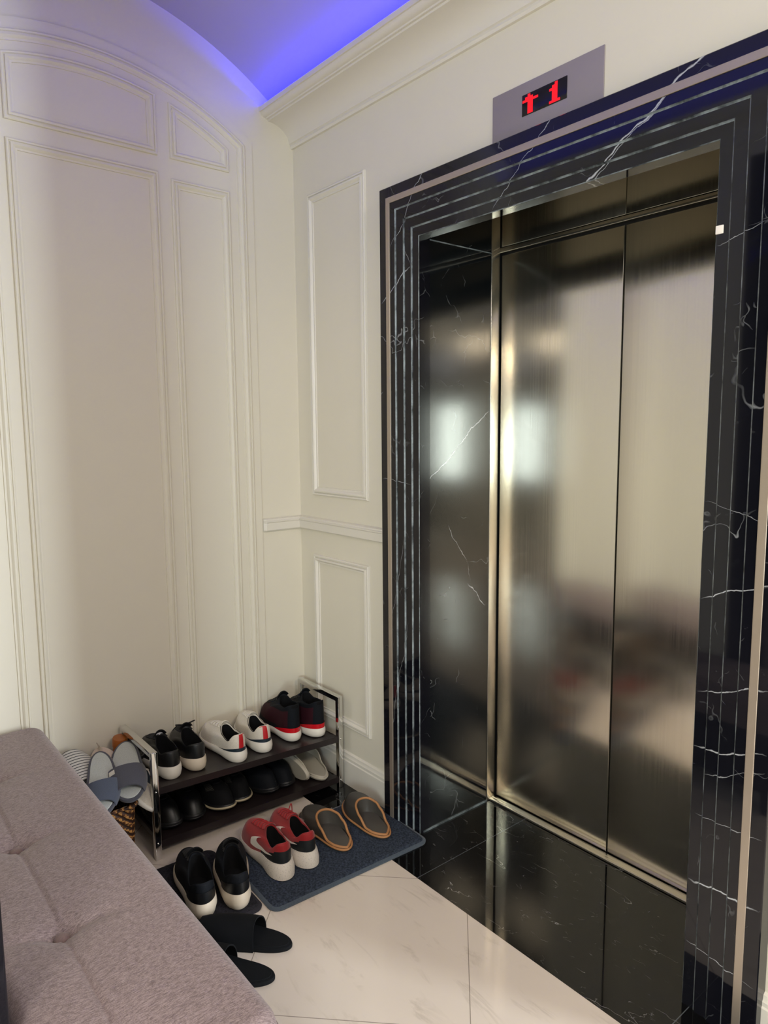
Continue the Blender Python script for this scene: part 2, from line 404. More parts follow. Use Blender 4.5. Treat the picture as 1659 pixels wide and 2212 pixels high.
# vaulted ceiling of the foyer
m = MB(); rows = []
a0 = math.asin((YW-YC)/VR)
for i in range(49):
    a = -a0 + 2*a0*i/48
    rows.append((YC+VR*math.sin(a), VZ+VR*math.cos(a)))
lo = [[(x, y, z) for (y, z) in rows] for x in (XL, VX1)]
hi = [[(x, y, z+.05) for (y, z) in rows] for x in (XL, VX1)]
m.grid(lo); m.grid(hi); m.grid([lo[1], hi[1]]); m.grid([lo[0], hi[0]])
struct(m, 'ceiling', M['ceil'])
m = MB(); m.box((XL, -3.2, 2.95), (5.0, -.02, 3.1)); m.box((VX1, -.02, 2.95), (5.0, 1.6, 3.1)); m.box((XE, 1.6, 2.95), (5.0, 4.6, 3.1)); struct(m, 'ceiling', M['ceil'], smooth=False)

# crown mouldings carrying the blue light
CROWN = [(0, 2.505), (.010, 2.505), (.014, 2.512), (.012, 2.520), (.018, 2.523)] + \
        [(.018+.092*(1-math.cos(t*PI/2/8))*1.0, 2.523+.062*math.sin(t*PI/2/8)) for t in range(1, 9)] + \
        [(.112, 2.590), (.120, 2.590), (.122, 2.594)] + [(.122+.020*math.sin(t*PI/2/5), 2.610-.016*math.cos(t*PI/2/5)) for t in range(0, 6)] + \
        [(.148, 2.610), (.148, 2.627), (.128, 2.627), (.126, 2.600), (.030, 2.600), (0, 2.600)]
def crown(y, sg, x0, x1, name):
    m = MB(); rows = [[(x, y+sg*d, z) for (d, z) in CROWN] for x in (x0, x1)]
    m.grid(rows, 0, True); m.add(rows[1], [tuple(range(len(rows[1])))])
    return struct(m, name, M['trimwhite'], angle=25)
crown(YW, -1, XL-.02, XE, 'trim_3'); crown(.18, 1, XL-.02, VX1, 'trim_4')
for nm, y, sg in (('lift', YW, -1), ('opposite', .18, 1)):
    m = MB(); m.box((XL+.01, min(y+sg*.085, y+sg*.097), 2.6005), (XE-.02, max(y+sg*.085, y+sg*.097), 2.604))
    o = m.build('led_strip', M['led_blue'], smooth=False); tag(o, 'thin blue strip light lying in the cove behind the %s crown moulding' % ('lift wall' if sg < 0 else 'opposite wall'), 'strip light')
led('cove_light_lift', XL+.03, XE-.03, YW-.085, 2.607, -.30, 15)
led('cove_light_opposite', XL+.03, XE-.03, .18+.085, 2.607, .22, 2.5)

# ---- arched panelled casing on the left wall
def arc_pts(y0, y1, off, n=24):
    """points of the casing arch offset inwards by off, from y0 to y1"""
    r = 1.035-off; zc = 2.679-1.035
    return [(y0+(y1-y0)*i/n, zc+math.sqrt(max(0, r*r-(y0+(y1-y0)*i/n-YC)**2))) for i in range(n+1)]
m = MB()
out = [(YC+.603, 0.0)] + list(reversed(arc_pts(YC-.603, YC+.603, 0, 40))) + [(YC-.603, 0.0)]
# arc_pts runs y0->y1, reversed gives y1->y0: counter-clockwise seen from the room
front = [leftp(p, .008) for p in out]; back = [leftp(p, 0) for p in out]
m.add(front, [tuple(range(len(front)))]); m.grid([back, front])
struct(m, 'trim_5', M['wall'], smooth=False)
RIDGE = [(0, 0), (.001, .006), (.004, .008), (.008, .0075), (.010, .004), (.012, .004), (.014, .009), (.020, .010), (.024, .007), (.027, .0035), (.030, .003), (.033, .0035), (.034, 0)]
def ridge(lst, base=0.008, prof=RIDGE, closed=True, name='trim_6', to=leftp, h=1.0, mat='wall'):
    m = MB()
    for pts in lst:
        sweep_closed(m, pts, [(o, d*h+base) for (o, d) in prof], to, 0, closed)
    return struct(m, name, M[mat], angle=30)
def arch_panel(y0, y1, z0, off=None):
    if off is None: z1 = z0[1]; return [(y0, z0[0]), (y1, z0[0]), (y1, z1), (y0, z1)]
    return [(y0, z0), (y1, z0)] + list(reversed(arc_pts(y0, y1, off, 14)))
yl = lambda y: 2*.805-y
ridge([[(YC+.570, 0.0)] + list(reversed(arc_pts(YC-.570, YC+.570, .034, 40))) + [(YC-.570, 0.0)]], closed=False, name='trim_6')
pan = []
pan.append(arch_panel(.560, 1.040, (.16, 2.304)))
pan.append(arch_panel(1.085, 1.312, (.16, 2.290)))
pan.append(arch_panel(yl(1.312), yl(1.085), (.16, 2.290)))
ridge(pan, name='trim_7')
pan = []
pan.append(arch_panel(.560, 1.040, 2.356, .095))
pan.append(arch_panel(1.085, 1.312, 2.356, .095))
pan.append(arch_panel(yl(1.312), yl(1.085), 2.356, .095))
ridge(pan, name='trim_8')

# ---- lift wall panels, chair rail, skirting (u = x, counter-clockwise as seen from the room: from +x to -x)
def ridge_lift(rects, name, h=1.0):
    m = MB()
    for (x0, x1, z0, z1) in rects:
        pts = [(x1, z0), (x0, z0), (x0, z1), (x1, z1)]
        pts = [(x0, z0), (x1, z0), (x1, z1), (x0, z1)]
        sweep_closed(m, pts, [(o, d*h) for (o, d) in RIDGE], liftp, 0, True)
    return struct(m, name, M['trimwhite'], angle=30)
ridge_lift([(-2.390, -2.030, 1.148, 2.306)], 'trim_9', 1.3)
ridge_lift([(-2.392, -2.030, .235, .905)], 'trim_10', 1.3)
RAIL = [(0, 0), (.012, .001), (.016, .005), (.017, .034), (.021, .037), (.022, .042), (.016, .045), (.016, .049), (.009, .052), (0, .053)]
m = MB(); z0 = 1.003
rows = [[(-1.905, YW-d, z0+z) for d, z in RAIL], [(XL+.0, YW-d, z0+z) for d, z in RAIL]]
rows = [[(-1.905, YW-d, z0+z) for d, z in RAIL], [(XL+d, YW-d, z0+z) for d, z in RAIL], [(XL+d, 1.428, z0+z) for d, z in RAIL], [(XL+d*.5, 1.418, z0+z) for d, z in RAIL], [(XL, 1.416, z0+z) for d, z in RAIL]]
m.grid(rows); struct(m, 'trim_11', M['trimwhite'], angle=30)
BASE = [(0, 0), (.016, 0), (.016, .098), (.013, .102), (.013, .112), (.009, .118), (.008, .126), (.003, .130), (0, .131)]
m = MB(); m.grid([[(-1.905, YW-d, z) for d, z in BASE], [(XL+d, YW-d, z) for d, z in BASE], [(XL+d, 1.414, z) for d, z in BASE]]); struct(m, 'baseboard_left', M['trimwhite'], angle=30)
m = MB(); m.grid([[(XE, YW-d, z) for d, z in BASE], [(-.594, YW-d, z) for d, z in BASE]], 0); struct(m, 'baseboard_right', M['trimwhite'], angle=30)
m = MB(); m.grid([[(XL+.3, .18+d, z) for d, z in BASE], [(-1.30, .18+d, z) for d, z in BASE]], 0); struct(m, 'baseboard_front', M['trimwhite'], angle=30)

# ---- black marble surround of the lift
XO0, XO1, ZO = -1.905, -.593, 2.196
path = [(XO0, 0), (XO0, ZO), (XO1, ZO), (XO1, 0)]      # clockwise: inward is to the right
def surround_to(p, h): return (p[0], YW-h, p[1])
def sweep_frame(mb, prof, mt=0):
    rows = []
    for (o, h) in prof:
        rows.append([(XO0+o, YW-h, 0), (XO0+o, YW-h, ZO-o), (XO1-o, YW-h, ZO-o), (XO1-o, YW-h, 0)])
    mb.grid(rows, mt)
F = YW-YF
def groove(o): return [(o-.0025, F), (o, F-.004), (o+.0025, F)]
PROF = [(0, -.01), (0, F-.002), (.002, F), (.033, F)]
m = MB()
sweep_frame(m, PROF, 0)
sweep_frame(m, [(.033, F), (.033, F-.003)], 0)
sweep_frame(m, [(.053, F-.003), (.053, F-.001)], 0)
edges = [.053, .0775, .1145, .1475]
sweep_frame(m, [(.053, F-.001), (.0755, F-.001)], 0)
lev = F-.001
for i, o in enumerate((.0775, .1145, .1475)):
    nxt = (.1145, .1475, .1795)[i]-.002 if i < 2 else .1765
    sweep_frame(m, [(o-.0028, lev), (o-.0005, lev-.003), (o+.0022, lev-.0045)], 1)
    lev -= .0045
    sweep_frame(m, [(o+.002, lev), (nxt, lev)], 0)
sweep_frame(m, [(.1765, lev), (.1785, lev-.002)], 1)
sweep_frame(m, [(.1785, lev-.002), (.1785, -.02)], 0)
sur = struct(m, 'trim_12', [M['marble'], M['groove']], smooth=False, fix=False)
m = MB(); sweep_frame(m, [(.0335, F-.004), (.0335, F+.0012), (.0345, F+.002), (.0515, F+.002), (.0525, F+.0012), (.0525, F-.004)]); m.build('metal_inlay', M['inlay'], sur, smooth=False)
# chipped white spot on the right upright
m = MB(); m.box((-.7715, YF+.0125, 1.822), (-.7545, YF+.0135+.004, 1.84), bev=.0012); o = m.build('chip_mark', M['logo_white'], sur); 

# reveal (marble lining) and steel portal
XJ0, XJ1 = -1.728, -.770
m = MB()
m.box((XJ0-.05, YW+.016, 0), (XJ0, 1.914, 2.0125)); m.box((XJ0-.05, YW+.016, 2.0145), (XJ0, 1.914, 2.45))
m.box((XJ1, YW+.016, 0), (XJ1+.05, 1.914, 2.45)); m.box((XJ0-.05, YW+.016, 2.44), (XJ1+.05, YD+.02, 2.50))
struct(m, 'trim_13', M['marble_jamb'], smooth=False)
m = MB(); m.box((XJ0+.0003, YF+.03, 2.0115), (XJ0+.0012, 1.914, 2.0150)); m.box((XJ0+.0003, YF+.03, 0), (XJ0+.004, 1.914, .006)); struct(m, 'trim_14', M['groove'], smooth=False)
portal = MB()
for x0, x1 in ((XJ0-.05, XJ0+.003), (XJ1-.003, XJ1+.05)): portal.box((x0, 1.914, .002), (x1, 1.957, 2.44), bev=.0015)
po = struct(portal, 'door_1', M['steel_trim'])
m = MB(); m.box((XJ0-.04, YD+.014, 0), (XJ1+.04, YD+.03, 2.44)); m.build('dark_gap', M['dark'], po, smooth=False)
m = MB(); m.box((XJ0+.002, YD-.006, 2.020), (XJ1-.002, YD+.01, 2.036), bev=.001); m.build('head_strip', M['steel_trim'], po)
SEAM = -1.237
for x0, x1 in ((XJ0+.004, SEAM-.0008), (SEAM+.0008, XJ1-.004)):
    m = MB(); m.box((x0, YD, 2.040), (x1, YD+.012, 2.438), bev=.0012); m.build('transom_panel', M['steel'], po)
m = MB(); m.box((XJ0+.002, 1.925, .0005), (XJ1-.002, 1.958, .010), bev=.002)
for k in range(2): m.box((XJ0+.004, 1.932+.011*k, .010), (XJ1-.004, 1.937+.011*k, .0115))
m.build('sill', M['steel_trim'], po)
for nm, x0, x1 in (('left', XJ0+.008, SEAM-.0026), ('right', SEAM+.0026, XJ1-.008)):
    root = empty('elevator_door', 'brushed steel sliding lift door leaf, %s' % ('the left one, next to the marble reveal' if nm == 'left' else 'the right one, next to the right upright of the surround'), 'lift door', ((x0+x1)/2, YD, 0), 0, 'pair of lift door leaves')
    m = MB(); hw = (x1-x0)/2; m.box((-hw, .0, .012), (hw, .014, 2.010), bev=.0015); m.build('door_panel', M['steel'], root)
    if nm == 'left':
        m = MB(); m.box((hw-.0008, -.0006, .012), (hw+.0006, .0005, 2.010)); m.build('seam_edge', M['steel_trim'], root, smooth=False)

# ---- floor indicator
root = empty('floor_indicator', 'grey steel plate with red up arrow and number 1 above the lift', 'lift indicator', (-1.26, YW, 2.267))
m = MB(); m.box((-.181, -.004, -.069), (.181, 0, .0705), bev=.0008); m.build('cover_plate', M['steel_plate'], root)
m = MB(); m.box((-.0735, -.0055, -.016), (.0735, -.0035, .0385), bev=.0008); scr = m.build('display', M['screen'], root)
m = MB()
def dots(rows, ox, oz, s, mm):
    for r, line in enumerate(rows):
        for c, ch in enumerate(line):
            if ch == '#': mm.box((ox+c*s*1.4, -.0062, oz-(r+1)*s), (ox+c*s*1.4+s*1.42, -.0056, oz-r*s+s*.02))
s = .0062
dots(['..#...', '.###..', '######', '..##..', '..##..', '..##..', '..##..', '..##..'], -.071, .036, s, m); m.build('arrow', M['led_red'], scr, smooth=False)
m = MB(); dots(['..#.', '.##.', '###.', '.##.', '.##.', '.##.', '.##.', '####'], .018, .036, s, m); m.build('digit', M['led_red'], scr, smooth=False)

# ------------------------------------------------------------------ bench
def superell(t, n=6):
    c, s_ = math.cos(t), math.sin(t)
    return (math.copysign(abs(c)**(2/n), c), math.copysign(abs(s_)**(2/n), s_))
bx0, bx1, by0, by1 = -2.475, -.925, .190, .548
bench = empty('bench', 'long mauve grey upholstered bench with buttoned cushion, bottom left', 'bench', ((bx0+bx1)/2, (by0+by1)/2, 0))
bcx, bcy = (bx0+bx1)/2, (by0+by1)/2; hx, hy = (bx1-bx0)/2, (by1-by0)/2
BUT = [(x-bcx, .322-bcy) for x in (-2.145, -1.770, -1.395, -1.020)]
def btop(x, y):
    """height of the padded top in bench coordinates"""
    z = .452
    for (ux, uy) in BUT:
        d = math.hypot(x-ux, y-uy)
        z -= .016*math.exp(-(d/.034)**2) + .008*math.exp(-(d/.085)**2)
        z -= .0085*math.exp(-((x-ux-(y-uy)*.15)/(.010+.10*abs(y-uy)))**2)*math.exp(-(abs(y-uy)/.10)**2)   # crease across at each button
    z -= .006*math.exp(-((y-BUT[0][1])/.003)**2)            # seam
    z -= .003*math.exp(-((y-BUT[0][1])/.03)**2)
    return z
m = MB()
def brr(nx, ny, r, z=None, off=0):
    """rounded rectangle ring"""
    pts = []
    for (cx, cy, a0) in ((hx-r, hy-r, 0), (-(hx-r), hy-r, PI/2), (-(hx-r), -(hy-r), PI), (hx-r, -(hy-r), 1.5*PI)):
        for k in range(9):
            a = a0+k*PI/16; pts.append((cx+(r+off)*math.cos(a), cy+(r+off)*math.sin(a)))
    return pts
# fine top grid, mapped to a rounded rectangle by squeezing the corners, edges rolled over
NX, NY = 300, 80
rows = []
er = .035
for j in range(NY+1):
    row = []
    for i in range(NX+1):
        u = -1+2*i/NX; v = -1+2*j/NY
        x = u*hx; y = v*hy
        # round the plan corners
        rc = .05; qx = abs(x)-(hx-rc); qy = abs(y)-(hy-rc)
        if qx > 0 and qy > 0:
            L = max(qx, qy); nrm = math.hypot(qx, qy)
            x = math.copysign(hx-rc+qx*L/nrm, x); y = math.copysign(hy-rc+qy*L/nrm, y)
            dedge = rc-L
        else:
            dedge = min(hx-abs(x), hy-abs(y))
        z = btop(x, y)
        if dedge < er:
            z -= er-math.sqrt(max(0, er*er-(er-dedge)**2))
        row.append((x, y, z))
    rows.append(row)
m.grid(rows)
# rim ring of the top, going down the side of the cushion
rim = [rows[0][i] for i in range(NX+1)] + [rows[j][NX] for j in range(1, NY+1)] + [rows[NY][i] for i in range(NX-1, -1, -1)] + [rows[j][0] for j in range(NY-1, 0, -1)]
def down(f, z): return [(p[0]*f[0], p[1]*f[1], z) for p in rim]
m.grid([rim, down((1.002, 1.008), .400), down((1.003, 1.010), .36), down((1.002, 1.008), .33), down((.998, .99), .318)], 0, True)
m.cap(down((.998, .99), .318), 0)
cush = m.build('cushion', M['bench'], bench, angle=60)
m = MB()
for z in (.405, .330):
    m.tube([(p[0]*1.004, p[1]*1.012, z) for p in rim[::3]], .0035, 0, 6, True)
m.build('piping', M['bench'], cush)
for (ux, uy) in BUT:
    m = MB(); rr = []
    zc = btop(ux, uy)
    for k in range(6):
        a = k/5*PI/2; rr.append([(ux+.0155*math.cos(a)*math.cos(t*PI/8), uy+.0155*math.cos(a)*math.sin(t*PI/8), zc+.012+.009*math.sin(a)) for t in range(16)])
    m.grid(rr, 0, True); m.build('button', M['bench_button'], cush)
m = MB(); m.box((-hx+.03, -hy+.015, .09), (hx-.03, hy-.015, .32), bev=.008); m.build('base', M['bench_dark'], bench)
for sx in (-1, 1):
    for sy in (-1, 1):
        m = MB(); cx, cy = sx*(hx-.08), sy*(hy-.05)
        rr = [[(cx+r*math.cos(t*PI/6), cy+r*math.sin(t*PI/6), z) for t in range(12)] for (r, z) in ((.014, 0), (.022, .095))]
        m.grid(rr, 0, True); m.cap(rr[0]); m.cap(rr[1]); m.build('leg', M['black_leather'], bench)

# ------------------------------------------------------------------ floor mats
def rrect(hx_, hy_, r, n=8):
    pts = []
    for (cx, cy, a0) in ((hx_-r, hy_-r, 0), (-(hx_-r), hy_-r, PI/2), (-(hx_-r), -(hy_-r), PI), (hx_-r, -(hy_-r), 1.5*PI)):
        for k in range(n+1):
            a = a0+k*PI/2/n; pts.append((cx+r*math.cos(a), cy+r*math.sin(a)))
    return pts
def mat_obj(cx, cy, hx_, hy_, rz, r, mpile, mrim, label, z=0):
    root = empty('floor_mat', label, 'mat', (cx, cy, z), rz, 'plush mats in front of the shoe rack')
    m = MB(); o1 = rrect(hx_, hy_, r); th = .011
    def ring(off, z): return [(p[0]*(1-off/hx_), p[1]*(1-off/hy_), z) for p in o1]
    m.grid([ring(0, 0), ring(-.001, .004), ring(.002, .007), ring(.010, .0085)], 0, True); m.cap(ring(0, 0)); m.build('binding', mrim, root)
    m = MB(); nx, ny = 90, 120; rows = []
    for j in range(ny+1):
        row = []
        for i in range(nx+1):
            u = -1+2*i/nx; v = -1+2*j/ny; x = u*(hx_-.008); y = v*(hy_-.008); rc = r-.008
            qx = abs(x)-(hx_-.008-rc); qy = abs(y)-(hy_-.008-rc); de = min(hx_-.008-abs(x), hy_-.008-abs(y))
            if qx > 0 and qy > 0:
                L = max(qx, qy); nr = math.hypot(qx, qy); x = math.copysign(hx_-.008-rc+qx*L/nr, x); y = math.copysign(hy_-.008-rc+qy*L/nr, y); de = rc-L
            zz = .0075+(th-.0075)*min(1, de/.012)+random.uniform(-.0007, .0007)*(de > .006)
            row.append((x, y, zz))
        rows.append(row)
    m.grid(rows); m.build('pile', mpile, root, angle=80)
    return root
mat_obj(-1.872, 1.272, .190, .300, -.045, .035, M['mat_blue'], M['mat_blue_rim'], 'blue grey plush mat with rounded corners, under the red sneakers and tan edged slippers')
mat_obj(-1.932, .740, .190, .225, -.03, .03, M['mat_dark'], M['mat_dark_rim'], 'charcoal plush mat partly under the bench, holding the black sneakers with cream soles')

# ------------------------------------------------------------------ shoe rack
RX0, RX1, RY0, RY1 = -2.462, -2.170, .812, 1.556
rack = empty('shoe_rack', 'two tier shoe rack with dark boards and chrome end frames, against the panelled wall', 'shoe rack', (0, 0, 0))
for y in (RY0, RY1):
    m = MB(); t = .0105; wv = .020; H = .372
    m.box((RX1-wv, y-t, 0), (RX1, y+t, H), bev=.0015); m.box((RX0, y-t, 0), (RX0+wv, y+t, H), bev=.0015)
    m.box((RX0+wv-.002, y-t, H-.020), (RX1-wv+.002, y+t, H), bev=.0015)
    fr = m.build('end_frame', M['chrome'], rack)
    for zz in ((.235, .055) if y == RY0 else (.200, .03)):
        m = MB(); sg = 1 if y == RY0 else -1
        m.tube([(RX1+.001, y, zz), (RX1+.004, y, zz)], .0035, 0, 10)
        m.build('screw_cap', M['chrome'], fr)
for (zl, zr) in ((.247, .212), (.062, .045)):
    m = MB(); y0, y1 = RY0+.011, RY1-.011; x0, x1 = RX0+.004, RX1-.004; th = .024
    def zt(y): return zl+(zr-zl)*(y-y0)/(y1-y0)
    # boards: front lip, back lip and panel with shallow channels
    prof = [(x1, -th), (x1, 0), (x1-.03, 0), (x1-.034, -.004), (x0+.034, -.004), (x0+.03, 0), (x0, 0), (x0, -th)]
    rows = [[(x, y, zt(y)+dz) for x, dz in prof] for y in (y0, y1)]
    m.grid(rows, 0, True); m.cap(rows[0]); m.cap(rows[1]); m.build('shelf', M['wenge'], rack, smooth=False)
def shelf_z(tier, y):
    zl, zr = ((.247, .212), (.062, .045))[tier]
    return zl+(zr-zl)*(y-.823)/.722

# ------------------------------------------------------------------ shoes
def interp(tab, x):
    if x <= tab[0][0]: return tab[0][1]
    for (a, va), (b_, vb) in zip(tab, tab[1:]):
        if x <= b_:
            t = (x-a)/(b_-a); t = t*t*(3-2*t); return va+(vb-va)*t
    return tab[-1][1]
AT = [(0, .86), (.3, .80), (.68, 1.0), (.85, 1.0), (1, .95)]
class Last:
    """shape of one shoe: heel at x=0, toe at x=L, sole on z=0"""
    def __init__(s, L=.285, W=.050, side=1, sole=((0, .034), (.5, .026), (1, .020)), heel_x=.02, throat=.52, ow=.031,
                 oz=((0, .088), (.3, .066), (.7, .074), (1, .100)), toe_h=.042, spring=.010, flare=.0, K=18, N=72, oinset=0.0, A=AT, cap=3.6):
        s.__dict__.update(locals()); del s.__dict__['s']
        s.N = N; s.K = K
    def out(s, th, o=0.0):
        c = math.cos(th); t = (1-c)/2
        hw = s.W*interp(s.A, t)*math.sqrt(max(0, 1-abs(2*t-1)**s.cap))
        y = math.copysign(hw, math.sin(th)) if abs(math.sin(th)) > 1e-9 else 0
        yc = s.side*.012*(t*t) - s.side*.004*math.sin(PI*t)
        y += o*math.sin(th)
        return (t*s.L - o*c, y+yc, t)
    def spring_z(s, t): return s.spring*max(0, (t-.72)/.28)**2
    def soletop(s, t): return interp(s.sole, t)+s.spring_z(t)*.8
    def base(s, th, ins=.0035):
        x, y, t = s.out(th, -ins); return Vector((x, y, s.soletop(t)-.002))
    def open(s, th, sc_=1.0, dz=0.0):
        c = math.cos(th); u = (1-c*sc_)/2 if sc_ != 1 else (1-c)/2
        uu = (1-c)/2
        x0 = s.heel_x; x1 = s.throat*s.L; x = (x0+x1)/2 - c*(x1-x0)/2*sc_
        hw = s.ow*(1-.30*uu)*math.sqrt(max(0, 1-abs(2*uu-1)**2.4))*sc_
        t = x/s.L
        yc = s.side*.012*(t*t) - s.side*.004*math.sin(PI*t)
        return Vector((x, math.copysign(hw, math.sin(th))+yc, interp(s.oz, uu)+dz))
    def surf(s, th, u):
        b_ = s.base(th); o = s.open(th); t = (1-math.cos(th))/2
        wt = max(0, min(1, (t-.5)/.45)); wt = wt*wt*(3-2*wt)
        a = u*PI/2
        gs = 1-math.cos(a)**1.0; fs = math.sin(a)
        gs = gs*.75+.25*u**2.2
        gt = u**1.15
        dz = o.z-b_.z; hT = min(s.toe_h/max(dz, .01), .85)
        ft = hT*math.sin(min(1, u*3.0)*PI/2)+(1-hT)*(gt**1.5)
        g = gs*(1-wt)+gt*wt; f = fs*(1-wt)+ft*wt
        p = b_.lerp(o, g); p.z = b_.z+dz*f
        return p
    def normal(s, th, u):
        e = .01; a = s.surf(th+e, u)-s.surf(th-e, u); b_ = s.surf(th, min(1, u+e))-s.surf(th, max(0, u-e))
        n = a.cross(b_); n.normalize(); c = Vector((s.L*.4, 0, .03))
        if n.dot(s.surf(th, u)-c) < 0: n = -n
        return n
    def at(s, th, u, off=.001): return s.surf(th, u)+s.normal(th, u)*off
    # meshes
    def upper(s, mb, matf=None):
        N, K = s.N, s.K
        rows = [[s.surf(2*PI*i/N, k/K) for i in range(N)] for k in range(K+1)]
        mb.grid(rows, 0, True)
        if matf:
            st = len(mb.f)-N*K
            for k in range(K):
                for i in range(N): mb.mi[st+k*N+i] = matf(2*PI*(i+.5)/N, (k+.5)/K)
        rim = [[s.open(2*PI*i/N, a, dz) for i in range(N)] for (a, dz) in ((1, 0), (.975, .0025), (.94, .002), (.92, -.003))]
        mb.grid(rim, 0, True)
    def lining(s, mb, depth=None):
        N = s.N; rows = []
        for (a, k) in ((.92, 0), (.93, .25), (.95, .55), (.97, .85), (.93, 1.0)):
            ring = []
            for i in range(N):
                th = 2*PI*i/N; p = s.open(th, a); zf = s.soletop(p.x/s.L)+.008
                p.z = (p.z-.003)*(1-k)+zf*k; ring.append(p)
            rows.append(ring)
        mb.grid(rows, 0, True); mb.cap(rows[-1])
    def solem(s, mb, prof=((-.007, 0), (-.001, .12), (.0025, .45), (.002, .8), (-.001, 1.0)), m=0):
        N = s.N; rows = []
        for (o, k) in prof:
            ring = []
            for i in range(N):
                th = 2*PI*i/N; t0 = (1-math.cos(th))/2
                fl = s.flare*(1-k)*max(0, 1-t0*3.2)
                x, y, t = s.out(th, o+fl); zb = s.spring_z(t)
                if s.flare and k > 0: pass
                ring.append(Vector((x, y, zb+(s.soletop(t)-zb)*k)))
            rows.append(ring)
        mb.grid(rows, m, True); mb.cap(rows[0], m)
        mb.grid([rows[-1], [s.base(2*PI*i/N, .009) for i in range(N)]], m, True); mb.cap([s.base(2*PI*i/N, .009) for i in range(N)], m)
    def decal(s, mb, top, bot, m=0, off=.0012, n=1):
        """strip between two lists of (theta, u)"""
        rows = []
        for j in range(n+1):
            f = j/n; rows.append([s.at(a[0]+(b_[0]-a[0])*f, a[1]+(b_[1]-a[1])*f, off) for a, b_ in zip(top, bot)])
        mb.grid(rows, m)
    def laces(s, mb, rows=5, r=.0022, u0=.45, u1=.95, phi=.62, bow=True, m=0):
        for k in range(rows):
            u = u0+(u1-u0)*k/(rows-1); ph = phi*(.75+.5*k/(rows-1))
            u2 = u+.03
            for sg in (-1, 1):
                mb.tube([s.at(PI+ph*sg*(-1+2*j/8), u+(u2-u)*j/8, .0022+.0012*(1 if sg > 0 else 0)) for j in range(9)], r, m, 6, sy=.6)
        if bow:
            p = s.at(PI, u1, .005)
            for sg in (-1, 1):
                mb.tube([p+Vector((-.012*math.sin(PI*j/10)-.006*j/10, sg*(.034*math.sin(PI*j/10)+.002), .016*math.sin(PI*j/10*.9))) for j in range(11)], r*.9, m, 6)
                mb.tube([p+Vector((.014*j/6, sg*(.006+.030*(j/6)), .006*math.sin(PI*j/6)-.014*(j/6)**2)) for j in range(7)], r*.8, m, 6)
    def tongue(s, mb, up=.022, back=.004, wd=.020, m=0):
        rows = []
        for k in range(7):
            f = k/6; c = s.open(PI) + Vector((-.004-back*f+.028*(1-f), 0, -.016*(1-f)+up*f)); row = []
            for j in range(-4, 5):
                q = j/4; row.append(c+Vector((-.004*q*q, q*wd*(.85+.15*f), -.009*q*q-(.004*q**4 if f > .9 else 0))))
            rows.append(row)
        th = Vector((-.004, 0, -.002))
        back_ = [[p+th for p in r_] for r_ in rows]
        mb.grid(rows, m); mb.grid(back_, m); mb.grid([rows[-1], back_[-1]], m)
        mb.grid([[r_[0] for r_ in rows], [r_[0] for r_ in back_]], m); mb.grid([[r_[-1] for r_ in rows], [r_[-1] for r_ in back_]], m)
        s._tongue = rows

def place(root, heel, toe, roll=0.0):
    """put the shoe's local heel (origin) at heel, pointing to toe"""
    h = Vector(heel); d = (Vector(toe)-h).normalized()
    up = Vector((0, 0, 1)); y = up.cross(d).normalized(); z = d.cross(y)
    mt = Matrix((d, y, z)).transposed().to_4x4()
    if roll: mt = mt @ Matrix.Rotation(roll, 4, 'X')
    mt.translation = h; root.matrix_world = mt
def heading(root, x, y, z, ang, roll=0.0, pitch=0.0):
    """ang: direction of the toe, radians from -x towards +y"""
    d = Vector((-math.cos(ang), math.sin(ang), pitch)); place(root, (x, y, z), Vector((x, y, z))+d, roll)

def th_range(a, b_, n): return [a+(b_-a)*i/n for i in range(n+1)]

GT = 'sneakers and shoes on the top shelf'; GL = 'dark shoes on the lower shelf'; GM = 'sneakers on the mats'

# 1. black leather sneakers with white soles, top shelf
def black_sneaker(side, label, sole_mat):
    root = empty('sneaker', label, 'shoe', group=GT)
    q = Last(L=.268, W=.051, side=side, sole=((0, .046), (.3, .034), (1, .024)), oz=((0, .094), (.3, .080), (.7, .090), (1, .112)), toe_h=.046, heel_x=.010, ow=.037)
    m = MB(); q.solem(m); m.build('sole', M[sole_mat], root)
    m = MB(); q.upper(m); u = m.build('upper', M['black_leather'], root)
    m = MB(); q.lining(m); m.build('lining', M['black_lining'], root)
    m = MB(); q.tongue(m, .020, .006, .021); t = m.build('tongue', M['black_knit'], root)
    if side > 0:
        p = q._tongue[4][4]; m = MB(); c = p+Vector((-.006, 0, -.003))
        m.add([c+Vector((0, -.011, -.006)), c+Vector((0, .011, -.006)), c+Vector((.001, .011, .008)), c+Vector((.001, -.011, .008))], [(0, 1, 2, 3)]); m.build('size_label', M['plastic_clear'], t, smooth=False)
    m = MB(); q.laces(m, 5, .002, .5, .96, .6, bow=side < 0); m.build('laces', M['lace_black'], root)
    m = MB(); q.decal(m, [(a, .80-.10*(a/.9)**2) for a in th_range(-.9, .9, 16)], [(a, .30+.1*(a/.9)**2) for a in th_range(-.9, .9, 16)], n=6, off=.0016); m.build('heel_counter', M['black_leather'], u)
    return root
r = black_sneaker(1, 'black sneaker with white sole, leftmost on the top shelf beside the chrome end frame', 'rubber_white'); heading(r, -2.198, .888, shelf_z(0, .89)+.0, .04)
r = black_sneaker(-1, 'black sneaker with cream sole, second from the left on the top shelf', 'rubber_cream'); heading(r, -2.208, .985, shelf_z(0, .985)+.0, .06)

